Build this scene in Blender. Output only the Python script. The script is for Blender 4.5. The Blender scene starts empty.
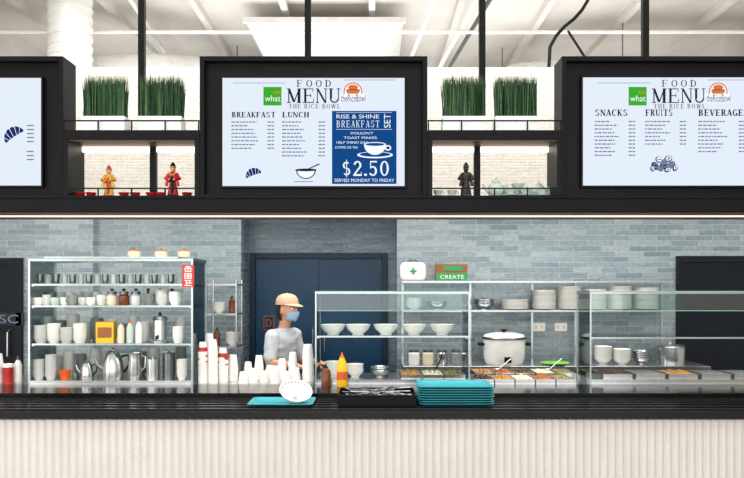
import bpy, math, random
from mathutils import Vector, Matrix, noise
random.seed(7)
F=723.0; CD=4.52; EZ=1.65; HY=285
def X(px,y): return (px-372)*(CD+y)/F
def Z(py,y): return EZ-(py-HY)*(CD+y)/F
def L(n,y): return n*(CD+y)/F
col=bpy.context.scene.collection
# ---------------- materials ----------------
def srgb(r,g,b):
    f=lambda c:(c/255/12.92) if c/255<=0.04045 else ((c/255+0.055)/1.055)**2.4
    return (f(r),f(g),f(b),1)
def mat(name,c,rough=.5,metal=0,var=.08,scale=12,bump=0,emit=0,spec=None):
    m=bpy.data.materials.new(name); m.use_nodes=True; nt=m.node_tree; b=nt.nodes['Principled BSDF']
    c=srgb(*c)
    tc=nt.nodes.new('ShaderNodeTexCoord'); nz=nt.nodes.new('ShaderNodeTexNoise'); nz.inputs['Scale'].default_value=scale
    nz.inputs['Detail'].default_value=4
    nt.links.new(tc.outputs['Object'],nz.inputs['Vector'])
    rp=nt.nodes.new('ShaderNodeValToRGB'); nt.links.new(nz.outputs['Fac'],rp.inputs['Fac'])
    rp.color_ramp.elements[0].position=.3; rp.color_ramp.elements[1].position=.7
    rp.color_ramp.elements[0].color=tuple(x*(1-var) for x in c[:3])+(1,)
    rp.color_ramp.elements[1].color=tuple(min(1,x*(1+var)) for x in c[:3])+(1,)
    nt.links.new(rp.outputs['Color'],b.inputs['Base Color'])
    b.inputs['Roughness'].default_value=rough; b.inputs['Metallic'].default_value=metal
    if spec is not None: b.inputs['Specular IOR Level'].default_value=spec
    if bump:
        bp=nt.nodes.new('ShaderNodeBump'); bp.inputs['Strength'].default_value=bump; bp.inputs['Distance'].default_value=.01
        nt.links.new(nz.outputs['Fac'],bp.inputs['Height']); nt.links.new(bp.outputs['Normal'],b.inputs['Normal'])
    if emit:
        b.inputs['Emission Color'].default_value=c; b.inputs['Emission Strength'].default_value=emit
    return m
def mat_brick(name,c1,c2,mortar,bw,rh,rough,bump,ms=.004,ov=.3):
    m=bpy.data.materials.new(name); m.use_nodes=True; nt=m.node_tree; b=nt.nodes['Principled BSDF']; N=nt.nodes.new; K=nt.links.new
    tc=N('ShaderNodeTexCoord'); sp=N('ShaderNodeSeparateXYZ'); K(tc.outputs['Object'],sp.inputs[0])
    ad=N('ShaderNodeMath'); ad.operation='ADD'; K(sp.outputs['X'],ad.inputs[0]); K(sp.outputs['Y'],ad.inputs[1])
    cb=N('ShaderNodeCombineXYZ'); K(ad.outputs[0],cb.inputs['X']); K(sp.outputs['Z'],cb.inputs['Y'])
    br=N('ShaderNodeTexBrick'); K(cb.outputs[0],br.inputs['Vector'])
    br.inputs['Scale'].default_value=1; br.inputs['Brick Width'].default_value=bw; br.inputs['Row Height'].default_value=rh
    br.inputs['Mortar Size'].default_value=ms; br.inputs['Mortar Smooth'].default_value=.3; br.inputs['Bias'].default_value=0
    br.inputs['Color1'].default_value=srgb(*c1); br.inputs['Color2'].default_value=srgb(*c2); br.inputs['Mortar'].default_value=srgb(*mortar)
    nz=N('ShaderNodeTexNoise'); nz.inputs['Scale'].default_value=26; nz.inputs['Detail'].default_value=6; K(cb.outputs[0],nz.inputs['Vector'])
    mx=N('ShaderNodeMix'); mx.data_type='RGBA'; mx.blend_type='OVERLAY'; mx.inputs['Factor'].default_value=ov
    K(br.outputs['Color'],mx.inputs[6]); K(nz.outputs['Fac'],mx.inputs[7]); K(mx.outputs[2],b.inputs['Base Color'])
    b.inputs['Roughness'].default_value=rough
    bp=N('ShaderNodeBump'); bp.inputs['Strength'].default_value=bump; bp.inputs['Distance'].default_value=.006
    ma=N('ShaderNodeMath'); ma.operation='SUBTRACT'; K(nz.outputs['Fac'],ma.inputs[0]); K(br.outputs['Fac'],ma.inputs[1])
    K(ma.outputs[0],bp.inputs['Height']); K(bp.outputs['Normal'],b.inputs['Normal'])
    return m
def mat_emit(name,c,s=1.0):
    m=bpy.data.materials.new(name); m.use_nodes=True; nt=m.node_tree; nt.nodes.clear()
    o=nt.nodes.new('ShaderNodeOutputMaterial'); e=nt.nodes.new('ShaderNodeEmission'); e.inputs[0].default_value=srgb(*c); e.inputs[1].default_value=s
    nt.links.new(e.outputs[0],o.inputs[0]); return m
def mat_glass(name,tint=(238,248,247),g=.04,hi=.85):
    m=bpy.data.materials.new(name); m.use_nodes=True; nt=m.node_tree; nt.nodes.clear(); N=nt.nodes.new; K=nt.links.new
    o=N('ShaderNodeOutputMaterial'); t=N('ShaderNodeBsdfTransparent'); t.inputs[0].default_value=srgb(*tint)
    gl=N('ShaderNodeBsdfGlossy'); gl.inputs['Roughness'].default_value=.03; mx=N('ShaderNodeMixShader')
    lw=N('ShaderNodeLayerWeight'); lw.inputs[0].default_value=.25
    mr=N('ShaderNodeMapRange'); mr.inputs['To Min'].default_value=g; mr.inputs['To Max'].default_value=hi
    K(lw.outputs['Fresnel'],mr.inputs['Value']); K(mr.outputs[0],mx.inputs[0]); K(t.outputs[0],mx.inputs[1]); K(gl.outputs[0],mx.inputs[2]); K(mx.outputs[0],o.inputs[0])
    return m
M={}
M['black']=mat('black_laminate',(15,16,20),.5,0,.15,6,spec=.12)
M['black2']=mat('black_metal',(11,12,14),.45,0,.1,8,spec=.15)
M['rail']=mat('black_rail',(22,24,26),.22,0,.1,9,spec=.35)
M['stone']=mat('black_stone',(14,15,17),.15,0,.4,60,spec=.4)
M['steel']=mat('brushed_steel',(192,194,194),.2,.9,.06,20)
M['alu']=mat('aluminium',(172,180,182),.22,.85,.05,20)
M['darksteel']=mat('dark_steel',(112,116,118),.25,.9,.1,20)
M['white']=mat('white_ceramic',(242,240,234),.18,0,.03,8)
M['greywhite']=mat('grey_white_ceramic',(208,210,206),.2,0,.05,10)
M['paper']=mat('white_paper',(246,243,238),.6,0,.03,10)
M['planter']=mat('white_planter',(238,240,242),.4,0,.02,8)
M['cream']=mat('cream_ceramic',(226,210,182),.3,0,.05,12)
M['teal']=mat('teal_plastic',(40,146,158),.3,0,.08,15)
M['navy']=mat('navy_door_paint',(12,58,88),.35,0,.12,5,spec=.3)
M['navy2']=mat('navy_frame',(8,38,60),.4,0,.1,5,spec=.3)
M['dark']=mat('near_black_door_paint',(12,20,30),.4,0,.12,5,spec=.2)
M['red']=mat('red_glaze',(180,30,28),.3,0,.1,20)
M['gold']=mat('gold_paint',(214,166,50),.35,.3,.15,40)
M['darkfig']=mat('dark_bronze',(58,56,54),.4,.5,.3,50)
M['celadon']=mat('celadon_glaze',(188,204,194),.25,0,.08,25)
M['greyc']=mat('grey_glaze',(128,134,132),.3,0,.12,25)
M['amber']=mat('amber_glass',(110,58,26),.15,0,.2,20)
M['skin']=mat('skin',(206,150,118),.5,0,.05,20)
M['hair']=mat('dark_hair',(26,20,18),.6,0,.2,60)
M['shirt']=mat('off_white_cotton',(190,194,198),.9,0,.12,14,.25)
M['trouser']=mat('dark_trousers',(28,30,36),.85,0,.1,18)
M['shoe']=mat('black_shoe',(18,18,18),.5)
M['cap']=mat('beige_cap',(206,176,148),.85,0,.06,40,.1)
M['mask']=mat('blue_mask',(150,186,214),.8,0,.05,30)
M['apron']=mat('dark_apron',(38,44,56),.85,0,.1,18)
M['eye']=mat('eye_white',(235,232,228),.2)
M['pupil']=mat('dark_iris',(30,20,16),.1)
M['yellow']=mat('yellow_plastic',(240,185,15),.35,0,.05,15)
M['orange']=mat('orange_plastic',(225,95,25),.35)
M['brown']=mat('brown_card',(150,92,50),.7,0,.15,20)
M['green']=mat('green_print',(40,150,80),.5)
M['lime']=mat('lime_plate',(120,190,60),.35)
M['cooker']=mat('cooker_white',(238,236,230),.25)
M['grass']=mat('grass_green',(30,66,34),.6,0,.5,30)
M['grass2']=mat('grass_light',(66,104,58),.6,0,.3,30)
M['soil']=mat('soil',(50,38,28),.9,0,.4,50,.5)
M['duct']=mat('silver_white_duct',(234,234,232),.38,.2,.06,7,.6)
M['ceil']=mat('white_ceiling',(212,208,202),.85,0,.06,2)
M['floor']=mat('grey_floor',(150,146,140),.4,0,.12,3)
M['plaster']=mat('white_plaster',(210,206,200),.85,0,.04,3)
M['panel']=mat('off_white_ribbed_panel',(222,217,212),.5,0,.03,4,spec=.3)
M['wood']=mat('walnut',(96,72,56),.5,0,.25,10)
M['fnoodle']=mat('noodle_food',(186,128,60),.5,0,.6,50,.8)
M['fgreen']=mat('vegetable_food',(132,120,62),.5,0,.7,40,.8)
M['fred']=mat('sauce_food',(176,92,40),.4,0,.6,40,.8)
M['fdark']=mat('stew_food',(84,50,30),.3,0,.7,40,.8)
M['frice']=mat('rice_food',(222,206,172),.6,0,.2,60,.8)
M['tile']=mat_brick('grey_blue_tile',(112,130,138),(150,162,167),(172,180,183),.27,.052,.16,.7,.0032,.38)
M['tile_shaded']=mat_brick('shaded_recess_tile',(88,108,122),(116,134,146),(136,150,158),.27,.052,.16,.7,.0032,.38)  # same wall tile in darker colours, the recess shade painted in
M['stonewall']=mat_brick('pale_masonry',(212,206,197),(202,195,185),(218,213,205),.09,.03,.8,.6,.004,.35)
M['glass']=mat_glass('clear_glass')
M['glassr']=mat_glass('reflective_glass',(226,240,240),.10,.9)
M['glassf']=mat_glass('front_glass',(228,242,240),.045,.8)
M['glassware']=mat_glass('drinking_glass',(196,208,206),.14,.95)
M['glassedge']=mat('glass_edge',(130,176,164),.15,0,.08,10)
M['led']=mat_emit('warm_led',(255,232,206),1.6)
M['led2']=mat_emit('bright_led',(255,240,220),3.6)
M['screen']=mat_emit('screen_white',(230,239,252),1.0)
M['ink']=mat_emit('screen_ink',(36,40,56),1)
M['ink2']=mat_emit('screen_greyink',(120,130,150),1)
M['blue']=mat_emit('screen_blue',(20,74,138),1)
M['sgreen']=mat_emit('screen_green',(60,175,50),1)
M['swhite']=mat_emit('screen_bright',(245,250,255),1.05)
M['sorange']=mat_emit('screen_orange',(225,120,50),1)
M['sky']=mat_emit('screen_navy',(24,48,110),1)
# ---------------- mesh builder ----------------
_font={}
def font_mesh(s):
    if s in _font: return _font[s]
    cu=bpy.data.curves.new('t','FONT'); cu.body=s; cu.resolution_u=3
    ob=bpy.data.objects.new('t',cu); col.objects.link(ob)
    dg=bpy.context.evaluated_depsgraph_get()
    me=bpy.data.meshes.new_from_object(ob.evaluated_get(dg))
    vs=[(v.co.x,v.co.y) for v in me.vertices]; fs=[tuple(p.vertices) for p in me.polygons]
    bpy.data.objects.remove(ob); bpy.data.curves.remove(cu); bpy.data.meshes.remove(me)
    _font[s]=(vs,fs); return _font[s]
class MB:
    def __init__(s): s.v=[]; s.f=[]; s.m=[]; s.sm=[]
    def add(s,vs,fs,m=0,smooth=False):
        b=len(s.v); s.v+= [tuple(v) for v in vs]
        for f in fs: s.f.append(tuple(b+i for i in f)); s.m.append(m); s.sm.append(smooth)
        return s
    def box(s,x0,x1,y0,y1,z0,z1,m=0):
        return s.add([(x0,y0,z0),(x1,y0,z0),(x1,y1,z0),(x0,y1,z0),(x0,y0,z1),(x1,y0,z1),(x1,y1,z1),(x0,y1,z1)],
          [(0,3,2,1),(4,5,6,7),(0,1,5,4),(1,2,6,5),(2,3,7,6),(3,0,4,7)],m)
    def cbox(s,c,d,m=0):
        return s.box(c[0]-d[0]/2,c[0]+d[0]/2,c[1]-d[1]/2,c[1]+d[1]/2,c[2]-d[2]/2,c[2]+d[2]/2,m)
    def lathe(s,prof,seg=24,c=(0,0,0),m=0,sx=1,sy=1,mtx=None):
        vs=[];fs=[];idx=[]
        for r,z in prof:
            if r<1e-6: idx.append([len(vs)]); vs.append(Vector((c[0],c[1],c[2]+z)))
            else:
                idx.append(list(range(len(vs),len(vs)+seg)))
                for i in range(seg):
                    a=2*math.pi*i/seg; vs.append(Vector((c[0]+r*sx*math.cos(a),c[1]+r*sy*math.sin(a),c[2]+z)))
        for a,b in zip(idx,idx[1:]):
            if len(a)==1 and len(b)==1: continue
            for i in range(seg):
                j=(i+1)%seg
                if len(a)==1: fs.append((a[0],b[j],b[i]))
                elif len(b)==1: fs.append((a[i],a[j],b[0]))
                else: fs.append((a[i],a[j],b[j],b[i]))
        if mtx: vs=[mtx@v for v in vs]
        return s.add(vs,fs,m,True)
    def loft(s,rings,seg=24,m=0):
        vs=[];fs=[]
        for cx,cy,z,rx,ry in rings:
            for i in range(seg):
                a=2*math.pi*i/seg; vs.append((cx+rx*math.cos(a),cy+ry*math.sin(a),z))
        for k in range(len(rings)-1):
            for i in range(seg):
                j=(i+1)%seg; fs.append((k*seg+i,k*seg+j,(k+1)*seg+j,(k+1)*seg+i))
        fs.append(tuple(range(seg-1,-1,-1))); fs.append(tuple((len(rings)-1)*seg+i for i in range(seg)))
        return s.add(vs,fs,m,True)
    def cyl(s,c,r,h,m=0,seg=20,r2=None):
        r2=r if r2 is None else r2
        return s.lathe([(0,0),(r,0),(r2,h),(0,h)],seg,c,m)
    def sph(s,c,r,m=0,seg=16,sc=(1,1,1),n=10):
        pr=[]
        for i in range(n+1):
            a=math.pi*i/n; pr.append((max(0,r*math.sin(a)) if 0<i<n else 0,-r*math.cos(a)*sc[2]))
        return s.lathe(pr,seg,c,m,sc[0],sc[1])
    def tube(s,pts,r,m=0,seg=8,closed=False):
        pts=[Vector(p) for p in pts]; n=len(pts); vs=[];fs=[]; up=None
        for i,p in enumerate(pts):
            a=pts[(i-1)%n] if (closed or i>0) else p; b=pts[(i+1)%n] if (closed or i<n-1) else p
            t=(b-a).normalized()
            if up is None: up=Vector((0,0,1)) if abs(t.z)<.9 else Vector((1,0,0))
            u=t.cross(up).normalized(); w=u.cross(t).normalized(); up=w
            rr=r[i] if isinstance(r,(list,tuple)) else r
            for k in range(seg):
                q=2*math.pi*k/seg; vs.append(p+u*rr*math.cos(q)+w*rr*math.sin(q))
        for i in range(n if closed else n-1):
            j=(i+1)%n
            for k in range(seg):
                l=(k+1)%seg; fs.append((i*seg+l,i*seg+k,j*seg+k,j*seg+l))
        if not closed: fs.append(tuple(range(seg))); fs.append(tuple((n-1)*seg+k for k in range(seg-1,-1,-1)))
        return s.add(vs,fs,m,True)
    def limb(s,pts,rs,seg=16):
        for a,b,ra,rb in zip(pts,pts[1:],rs,rs[1:]): s.tube([a,b],[ra,rb],0,seg)
        for p,r in zip(pts,rs): s.sph(p,r,0,seg)
        return s
    def flat(s,pts,y,m=0):
        return s.add([(p[0],y,p[1]) for p in pts],[tuple(range(len(pts)))],m)
    def ell(s,cx,cz,rx,rz,y,m=0,rot=0,n=20):
        c,sn=math.cos(rot),math.sin(rot)
        return s.flat([(cx+rx*math.cos(a)*c-rz*math.sin(a)*sn,cz+rx*math.cos(a)*sn+rz*math.sin(a)*c) for a in [2*math.pi*i/n for i in range(n)]],y,m)
    def text(s,t,x0,x1,z0,z1,y,m=0,vert=False,slant=0):
        vs,fs=font_mesh(t)
        ax=min(v[0] for v in vs);bx=max(v[0] for v in vs);ay=min(v[1] for v in vs);by=max(v[1] for v in vs)
        o=[]
        for v in vs:
            u=(v[0]-ax)/(bx-ax); w=(v[1]-ay)/(by-ay)
            if vert: u,w=1-w,u
            o.append((x0+(x1-x0)*u+slant*(z1-z0)*w,y,z0+(z1-z0)*w))
        return s.add(o,fs,m)
    def app(s,me,mtx=Matrix(),m=0):
        return s.add([mtx@v.co for v in me.vertices],[tuple(p.vertices) for p in me.polygons],m,True)
    def obj(s,name,mats,parent=None,loc=(0,0,0),bevel=0,label=None):
        me=bpy.data.meshes.new(name); me.from_pydata(s.v,[],s.f)
        if not isinstance(mats,(list,tuple)): mats=[mats]
        for q in mats: me.materials.append(q)
        me.polygons.foreach_set('material_index',s.m); me.polygons.foreach_set('use_smooth',s.sm); me.update()
        o=bpy.data.objects.new(name,me); col.objects.link(o); o.location=loc
        if parent: o.parent=parent
        if bevel:
            b=o.modifiers.new('bevel','BEVEL'); b.width=bevel; b.segments=3; b.limit_method='ANGLE'
        if label: o['label']=label
        if any(s.sm):
            try: me.set_sharp_from_angle(angle=math.radians(42))
            except Exception: pass
        return o
def tag(o,label,cat,group=None):
    o['label']=label; o['category']=cat
    if group: o['group']=group
    return o
def root(name,label,cat,loc,group=None):
    o=bpy.data.objects.new(name,None); o.empty_display_size=.03; o.location=loc; col.objects.link(o)
    return tag(o,label,cat,group)
def clone(o,loc,rz=None,label=None):
    n=o.copy(); col.objects.link(n); n.location=loc
    if rz is not None: n.rotation_euler=(0,0,rz)
    if label: n['label']=label
    for c in list(o.children):
        d=c.copy(); col.objects.link(d); d.parent=n
        for g in list(c.children):
            h=g.copy(); col.objects.link(h); h.parent=d
    return n
def struct(o): o['kind']='structure'; return o
# ---------------- room shell ----------------
def sbox(name,x0,x1,y0,y1,z0,z1,m): return struct(MB().box(x0,x1,y0,y1,z0,z1).obj(name,m))
sbox('floor',-5,5,-7,7.4,-.1,0,M['floor'])
sbox('ceiling',-5,5,-7,7.4,5.2,5.3,M['ceil'])
sbox('wall_left',-5.1,-5,-7,7.4,0,5.2,M['plaster'])
sbox('wall_right',5,5.1,-7,7.4,0,5.2,M['plaster'])
sbox('wall_far',-5,5,7.3,7.4,0,5.2,M['plaster'])
xa=X(241,2.5); xb=X(397,2.5)
sbox('wall_kitchen_left',-5,xa,2.5,2.62,0,2.5,M['tile'])
sbox('wall_kitchen_return',-5,X(93,2.42),2.42,2.5,0,2.5,M['tile'])
sbox('wall_kitchen_right',xb,5,2.5,2.62,0,2.5,M['tile'])
sbox('wall_recess_back',xa-.1,xb+.1,2.95,3.05,0,2.5,M['tile_shaded'])
sbox('wall_recess_left',xa-.1,xa,2.62,2.95,0,2.5,M['tile_shaded'])
sbox('wall_recess_right',xb,xb+.1,2.62,2.95,0,2.5,M['tile_shaded'])
sbox('wall_upper',-5,5,2.42,3.05,2.5,3.74,M['stonewall'])
for i in range(9):
    x=-4.4+i*1.1
    sbox('trim_%d'%(i+1),x-.04,x+.04,-2,7.3,5.10,5.2,M['ceil'])
def door(name,px0,px1,pytop,y,double,mf,ml):
    x0,x1,zt=X(px0,y),X(px1,y),Z(pytop,y)
    f=MB().box(x0,x0+.06,y-.03,y+.02,0,zt).box(x1-.06,x1,y-.03,y+.02,0,zt).box(x0+.06,x1-.06,y-.03,y+.02,zt-.06,zt)
    fr=struct(f.obj(name,M[mf],bevel=.004))
    n=2 if double else 1; w=(x1-x0-.12)/n
    for i in range(n):
        a=x0+.06+i*w
        p=MB().box(a+.003,a+w-.003,y-.015,y+.02,0.01,zt-.063)
        d=p.obj('door_leaf',M[ml],fr,bevel=.004)
        hx=a+w-.06 if i==0 else a+.06
        MB().tube([(hx,y-.015,.95),(hx,y-.06,.97),(hx,y-.06,1.2),(hx,y-.015,1.22)],.009).obj('handle',M['steel'],d)
    return fr
door('door_1',250,388,253,2.94,True,'navy2','navy')
door('door_2',-60,23,258,2.41,False,'dark','dark')
door('door_3',676,800,256,2.49,False,'dark','dark')
s=MB().box(-.055,.055,-.012,0,-.075,.075,0).box(-.045,.045,-.014,-.011,-.065,.065,1).text('D',-.028,.028,-.04,.04,-.016,2)
o=s.obj('door_sign',[M['brown'],M['navy2'],M['brown']],loc=(X(269,2.91),2.918,Z(323,2.9))); tag(o,'small framed brown door sign with letter D','sign')
s=MB().box(-.13,.13,-.008,0,-.06,.06,0).text('SC',-.10,.08,-.04,.04,-.010,1)
o=s.obj('door_sign',[M['navy2'],M['darksteel']],loc=(X(10,2.38),2.388,Z(319,2.38))); tag(o,'dark sign with grey SC lettering on door','sign')
# ---------------- ceiling services ----------------
def pipe(name,pts,r,m,label,cat,ribs=0,hang=0):
    mb=MB().tube(pts,r,0,24 if r>.05 else 8)
    if ribs:
        P=[Vector(p) for p in pts]
        for a,b in zip(P,P[1:]):
            n=max(1,int((b-a).length/ribs))
            for i in range(n):
                c=a.lerp(b,(i+.5)/n); d=(b-a).normalized()*.012
                mb.tube([c-d,c+d],r*1.04,0,24)
    o=mb.obj(name,m); tag(o,label,cat)
    if hang:
        for p in (pts[1],pts[-2] if len(pts)>3 else pts[0]):
            MB().tube([(p[0],p[1],p[2]+r-.01),(p[0],p[1],5.2)],.008).obj('hanger',M['darksteel'],o)
    return o
pipe('air_duct',[(-5,4.7,4.12),(-4.0,4.7,4.16),(-3.3,4.7,4.26),(-2.9,4.8,4.32),(-2.45,5.1,4.38),(-2.1,5.6,4.42),(-2.0,6.2,4.44),(-2.0,7.3,4.44)],.31,M['duct'],'round silver-white flexible air duct bending below ceiling','air duct',.14,1)
pipe('air_duct',[(1.9,7.3,4.5),(1.95,6.3,4.5),(2.1,5.7,4.46),(2.6,5.2,4.34),(3.3,5.0,4.2),(5,5.0,4.12)],.32,M['duct'],'round silver-white flexible air duct turning to wall','air duct',.14,1)
mb=MB(); a0,a1=-1.25,0.0
mb.add([(a0-.35,4.6,4.98),(a1+.4,4.6,4.98),(a1+.4,7.3,4.98),(a0-.35,7.3,4.98),(a0,5.0,4.35),(a1,5.0,4.35),(a1,7.3,4.35),(a0,7.3,4.35)],[(0,1,2,3),(7,6,5,4),(0,4,5,1),(1,5,6,2),(2,6,7,3),(3,7,4,0)])
mb.box(a0-.38,a1+.43,4.57,4.61,4.95,5.02).box(a0-.03,a1+.03,4.98,5.02,4.32,4.37)
o=mb.obj('air_duct',M['duct']); tag(o,'tapered white sheet metal air duct below ceiling','air duct')
for xx in (a0,a1): MB().tube([(xx,5.8,4.95),(xx,5.8,5.2)],.01).obj('hanger',M['darksteel'],o)
for i,(x,z,mm) in enumerate([(-2.75,4.95,'duct'),(.75,4.9,'duct'),(1.15,4.75,'duct'),(1.35,4.85,'darksteel')]):
    pipe('service_pipe',[(x,3.2,z),(x-.3,7.3,z)],.028,M[mm],('thin white' if mm=='duct' else 'thin grey')+' straight service pipe below ceiling','pipe')
pipe('sprinkler_pipe',[(-5,4.2,4.7),(5,4.2,4.7)],.022,M['duct'],'thin white sprinkler pipe spanning the room','pipe')
yc=3.0
pipe('black_cable',[(X(590,yc),yc,Z(-45,yc)),(X(588,yc),yc,Z(0,yc)),(X(582,yc),yc,Z(10,yc)),(X(574,yc),yc,Z(19,yc)),(X(564,yc),yc,Z(27,yc)),(X(556,yc),yc,Z(36,yc)),(X(550,yc),yc,Z(47,yc)),(X(548,yc),yc,3.74)],.018,M['black2'],'black flexible cable curving down to wall top','cable')
pipe('brace_bar',[(X(568,yc),yc,Z(31,yc)),(X(602,yc),yc,3.74)],.014,M['black2'],'straight dark diagonal brace bar','bar')
mb=MB().cyl((0,0,0),.24,5.2,0,28)
for k in range(14): mb.cyl((0,0,3.6+.11*k),.25,.02,0,28)
tag(mb.obj('column',M['duct'],loc=(X(70,3.8),3.8,0)),'round white column with ribbed wrap','column')
# ---------------- overhead fixture ----------------
ZB=2.106; ZS=2.19
x0,x1=-2.95,2.95
r=root('canopy_beam','long black canopy beam carrying menu screens and shelves','canopy',(0,0,ZB))
MB().box(x0,x1,0,.46,0,ZS-ZB-.002).obj('beam',M['black'],r,bevel=.003)
MB().box(x0+.05,x1-.05,.17,.19,-.014,0).obj('light_strip',M['led'],r,label='glowing warm light strip')
MB().box(x0,x1,.03,.16,-.006,0).box(x0,x1,.2,.45,-.006,0).obj('soffit_board',M['wood'],r,label='walnut underside board')
def hang(px,pybot):
    y=.17
    z=Z(pybot,y); x=X(px,y)
    mb=MB().box(-.02,.02,-.02,.02,0,5.2-z).box(-.06,.06,-.06,.06,5.19-z,5.2-z)
    tag(mb.obj('hanging_post',M['black2'],loc=(x,y,z)),'square black steel post hanging from ceiling','post','hanging posts')
ZTOP=Z(56,0); BD=.2
def cabinet(px0,px1):
    a,b=X(px0,0),X(px1,0); w=b-a; h=ZTOP-ZS
    r=root('display_cabinet','black open-fronted box housing a menu screen','cabinet',((a+b)/2,0,ZS),'menu screen cabinets')
    t=.03; w2=w/2
    mb=MB().box(-w2,-w2+t,0,BD,0,h).box(w2-t,w2,0,BD,0,h).box(-w2+t,w2-t,0,BD,h-t,h).box(-w2+t,w2-t,0,BD,0,t)
    mb.obj('body',M['black'],r,bevel=.003)
    MB().box(-w2+t,w2-t,.05,.08,t,h-t).obj('back_panel',M['black2'],r)
    return r
cabinet(-156,63); cabinet(199.5,427.5); cabinet(562,781)
SD=.26
def shelf_unit(px0,px1,pxm):
    a,b=X(px0,0)+.001,X(px1,0)-.001; c=(a+b)/2; w2=(b-a)/2; m=X(pxm,0)-c
    zt=Z(130,0)-ZS
    r=root('open_shelf_unit','black open shelf unit with thin guard rails','shelf',(c,0,ZS),'open shelf units between screens')
    MB().box(-w2,w2,0,SD,zt-.06,zt).obj('top_shelf',M['black'],r,bevel=.002)
    MB().box(-w2+.03,w2-.03,.01,SD-.05,zt-.066,zt-.0605).obj('soffit_board',M['wood'],r,label='walnut shelf underside')
    MB().box(-w2,w2,0,SD,0,.02).obj('bottom_shelf',M['black'],r,bevel=.002)
    for u0,u1,v0,v1 in ((-w2,-w2+.03,0,SD),(w2-.03,w2,0,SD),(m-.02,m+.02,.2,.24)):
        MB().box(u0,u1,v0,v1,.02,zt-.06).obj('upright',M['black2'],r)
    MB().box(-w2+.03,w2-.03,SD-.04,SD-.005,zt-.095,zt-.061).obj('light_strip',M['led2'],r,label='glowing light strip')
    for z in (.065,zt+.06):
        mb=MB().box(-w2,w2,.004,.012,z-.004,z+.004)
        for k in range(5):
            x=-w2+.006+k*(2*w2-.012)/4
            mb.box(x-.004,x+.004,.004,.012,.02 if z<.1 else zt,z)
        mb.obj('guard_rail',M['black2'],r)
shelf_unit(63,199.5,143); shelf_unit(427.5,562,482)
SH_T=Z(130,0); SH_B=ZS+.02
hang(142,131.5); hang(482,131.5)
hang(308,64.4); hang(645,64.4)
# ---------------- potted grass ----------------
def grass(px,lab):
    x=X(px,.1); w=L(43,.07)/2; h=L(15,.05)
    r=root('potted_grass',lab,'plant',(x,.085,SH_T),'potted grasses on the shelf tops')
    mb=MB(); d=.058
    mb.box(-w,w,-d,-d+.008,0,h).box(-w,w,d-.008,d,0,h).box(-w,-w+.008,-d+.008,d-.008,0,h).box(w-.008,w,-d+.008,d-.008,0,h).box(-w+.008,w-.008,-d+.008,d-.008,0,.01)
    mb.obj('planter',M['planter'],r,bevel=.003)
    MB().box(-w+.008,w-.008,-d+.008,d-.008,.01,h-.012).obj('soil',M['soil'],r)
    g=MB()
    for i in range(820):
        bx=random.uniform(-w+.008,w-.008); by=random.uniform(-.048,.046); hh=random.uniform(.215,.285)
        lx=random.gauss(0,.010); ly=random.gauss(0,.005); a=random.uniform(0,math.pi); q=random.uniform(.0022,.004)
        dx,dy=q*math.cos(a),q*math.sin(a)
        g.add([(bx-dx,by-dy,h-.02),(bx+dx,by+dy,h-.02),(bx+lx*.5+dx*.9,by+ly*.5+dy*.9,h+hh*.6),(bx+lx*.5-dx*.9,by+ly*.5-dy*.9,h+hh*.6),(bx+lx,by+ly,h+hh)],
          [(0,1,2,3),(3,2,4)],1 if random.random()<.3 else 0)
    g.obj('grass_blades',[M['grass'],M['grass2']],r)
for p in (107,163,463,515): grass(p,'dense upright green grass in white rectangular planter')
# ---------------- figurines, cups on shelves ----------------
def figurine(px,hpx,robe,trim,lab,acc):
    y=.12; h=L(hpx,y); k=h/.2
    r=root('figurine',lab,'figurine',(X(px,y),y,SH_B),'shelf figurines')
    S=lambda p:[(a*k,b*k) for a,b in p]
    MB().lathe(S([(0,0),(.036,0),(.038,.006),(.034,.014),(0,.014)]),20).obj('base',trim,r)
    mb=MB().lathe(S([(0,.014),(.031,.014),(.029,.03),(.023,.06),(.018,.09),(.025,.12),(.022,.138),(.009,.146),(0,.146)]),16,sy=.75)
    for sg in (-1,1):
        mb.tube([(sg*.020*k,0,.134*k),(sg*.038*k,-.008*k,.105*k),(sg*.018*k,-.028*k,.098*k)],[.009*k,.011*k,.010*k])
        mb.tube([(sg*.026*k,-.018*k,.098*k),(sg*.032*k,-.016*k,.062*k)],[.008*k,.010*k])
    mb.obj('robe',robe,r)
    sk=M['skin'] if robe is not M['darkfig'] else M['darkfig']
    hd=MB().sph((0,0,.158*k),.0145*k,0); hd.sph((0,-.014*k,.156*k),.003*k,0,8)
    hd.obj('head',sk,r)
    for sg in (-1,1): MB().sph((sg*.014*k,-.033*k,.097*k),.006*k,0,8).obj('hand',sk,r)
    mb=MB().tube([(0,-.021*k,.12*k),(.005*k,-.024*k,.05*k),(0,-.026*k,.02*k)],[.006*k,.008*k,.006*k]).box(-.022*k,.022*k,-.020*k,.0*k,.085*k,.094*k)
    mb.tube([(-.02*k,-.014*k,.137*k),(0,-.02*k,.118*k),(.02*k,-.014*k,.137*k)],.004*k,1)
    mb.obj('sash',[trim,acc],r)
    MB().lathe(S([(0,.166),(.016,.167),(.015,.176),(.011,.188),(.004,.196),(0,.2)]),16).lathe(S([(.0165,.167),(.018,.170),(.0165,.173)]),16,m=1).obj('hat',[trim,acc],r)
figurine(109,33,M['gold'],M['red'],'small standing figurine in gold robe with red sash',M['gold'])
figurine(173,36,M['red'],M['black2'],'small standing figurine in red robe with black hat',M['gold'])
figurine(466,36,M['darkfig'],M['darkfig'],'small dark bronze standing figurine',M['darksteel'])
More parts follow.
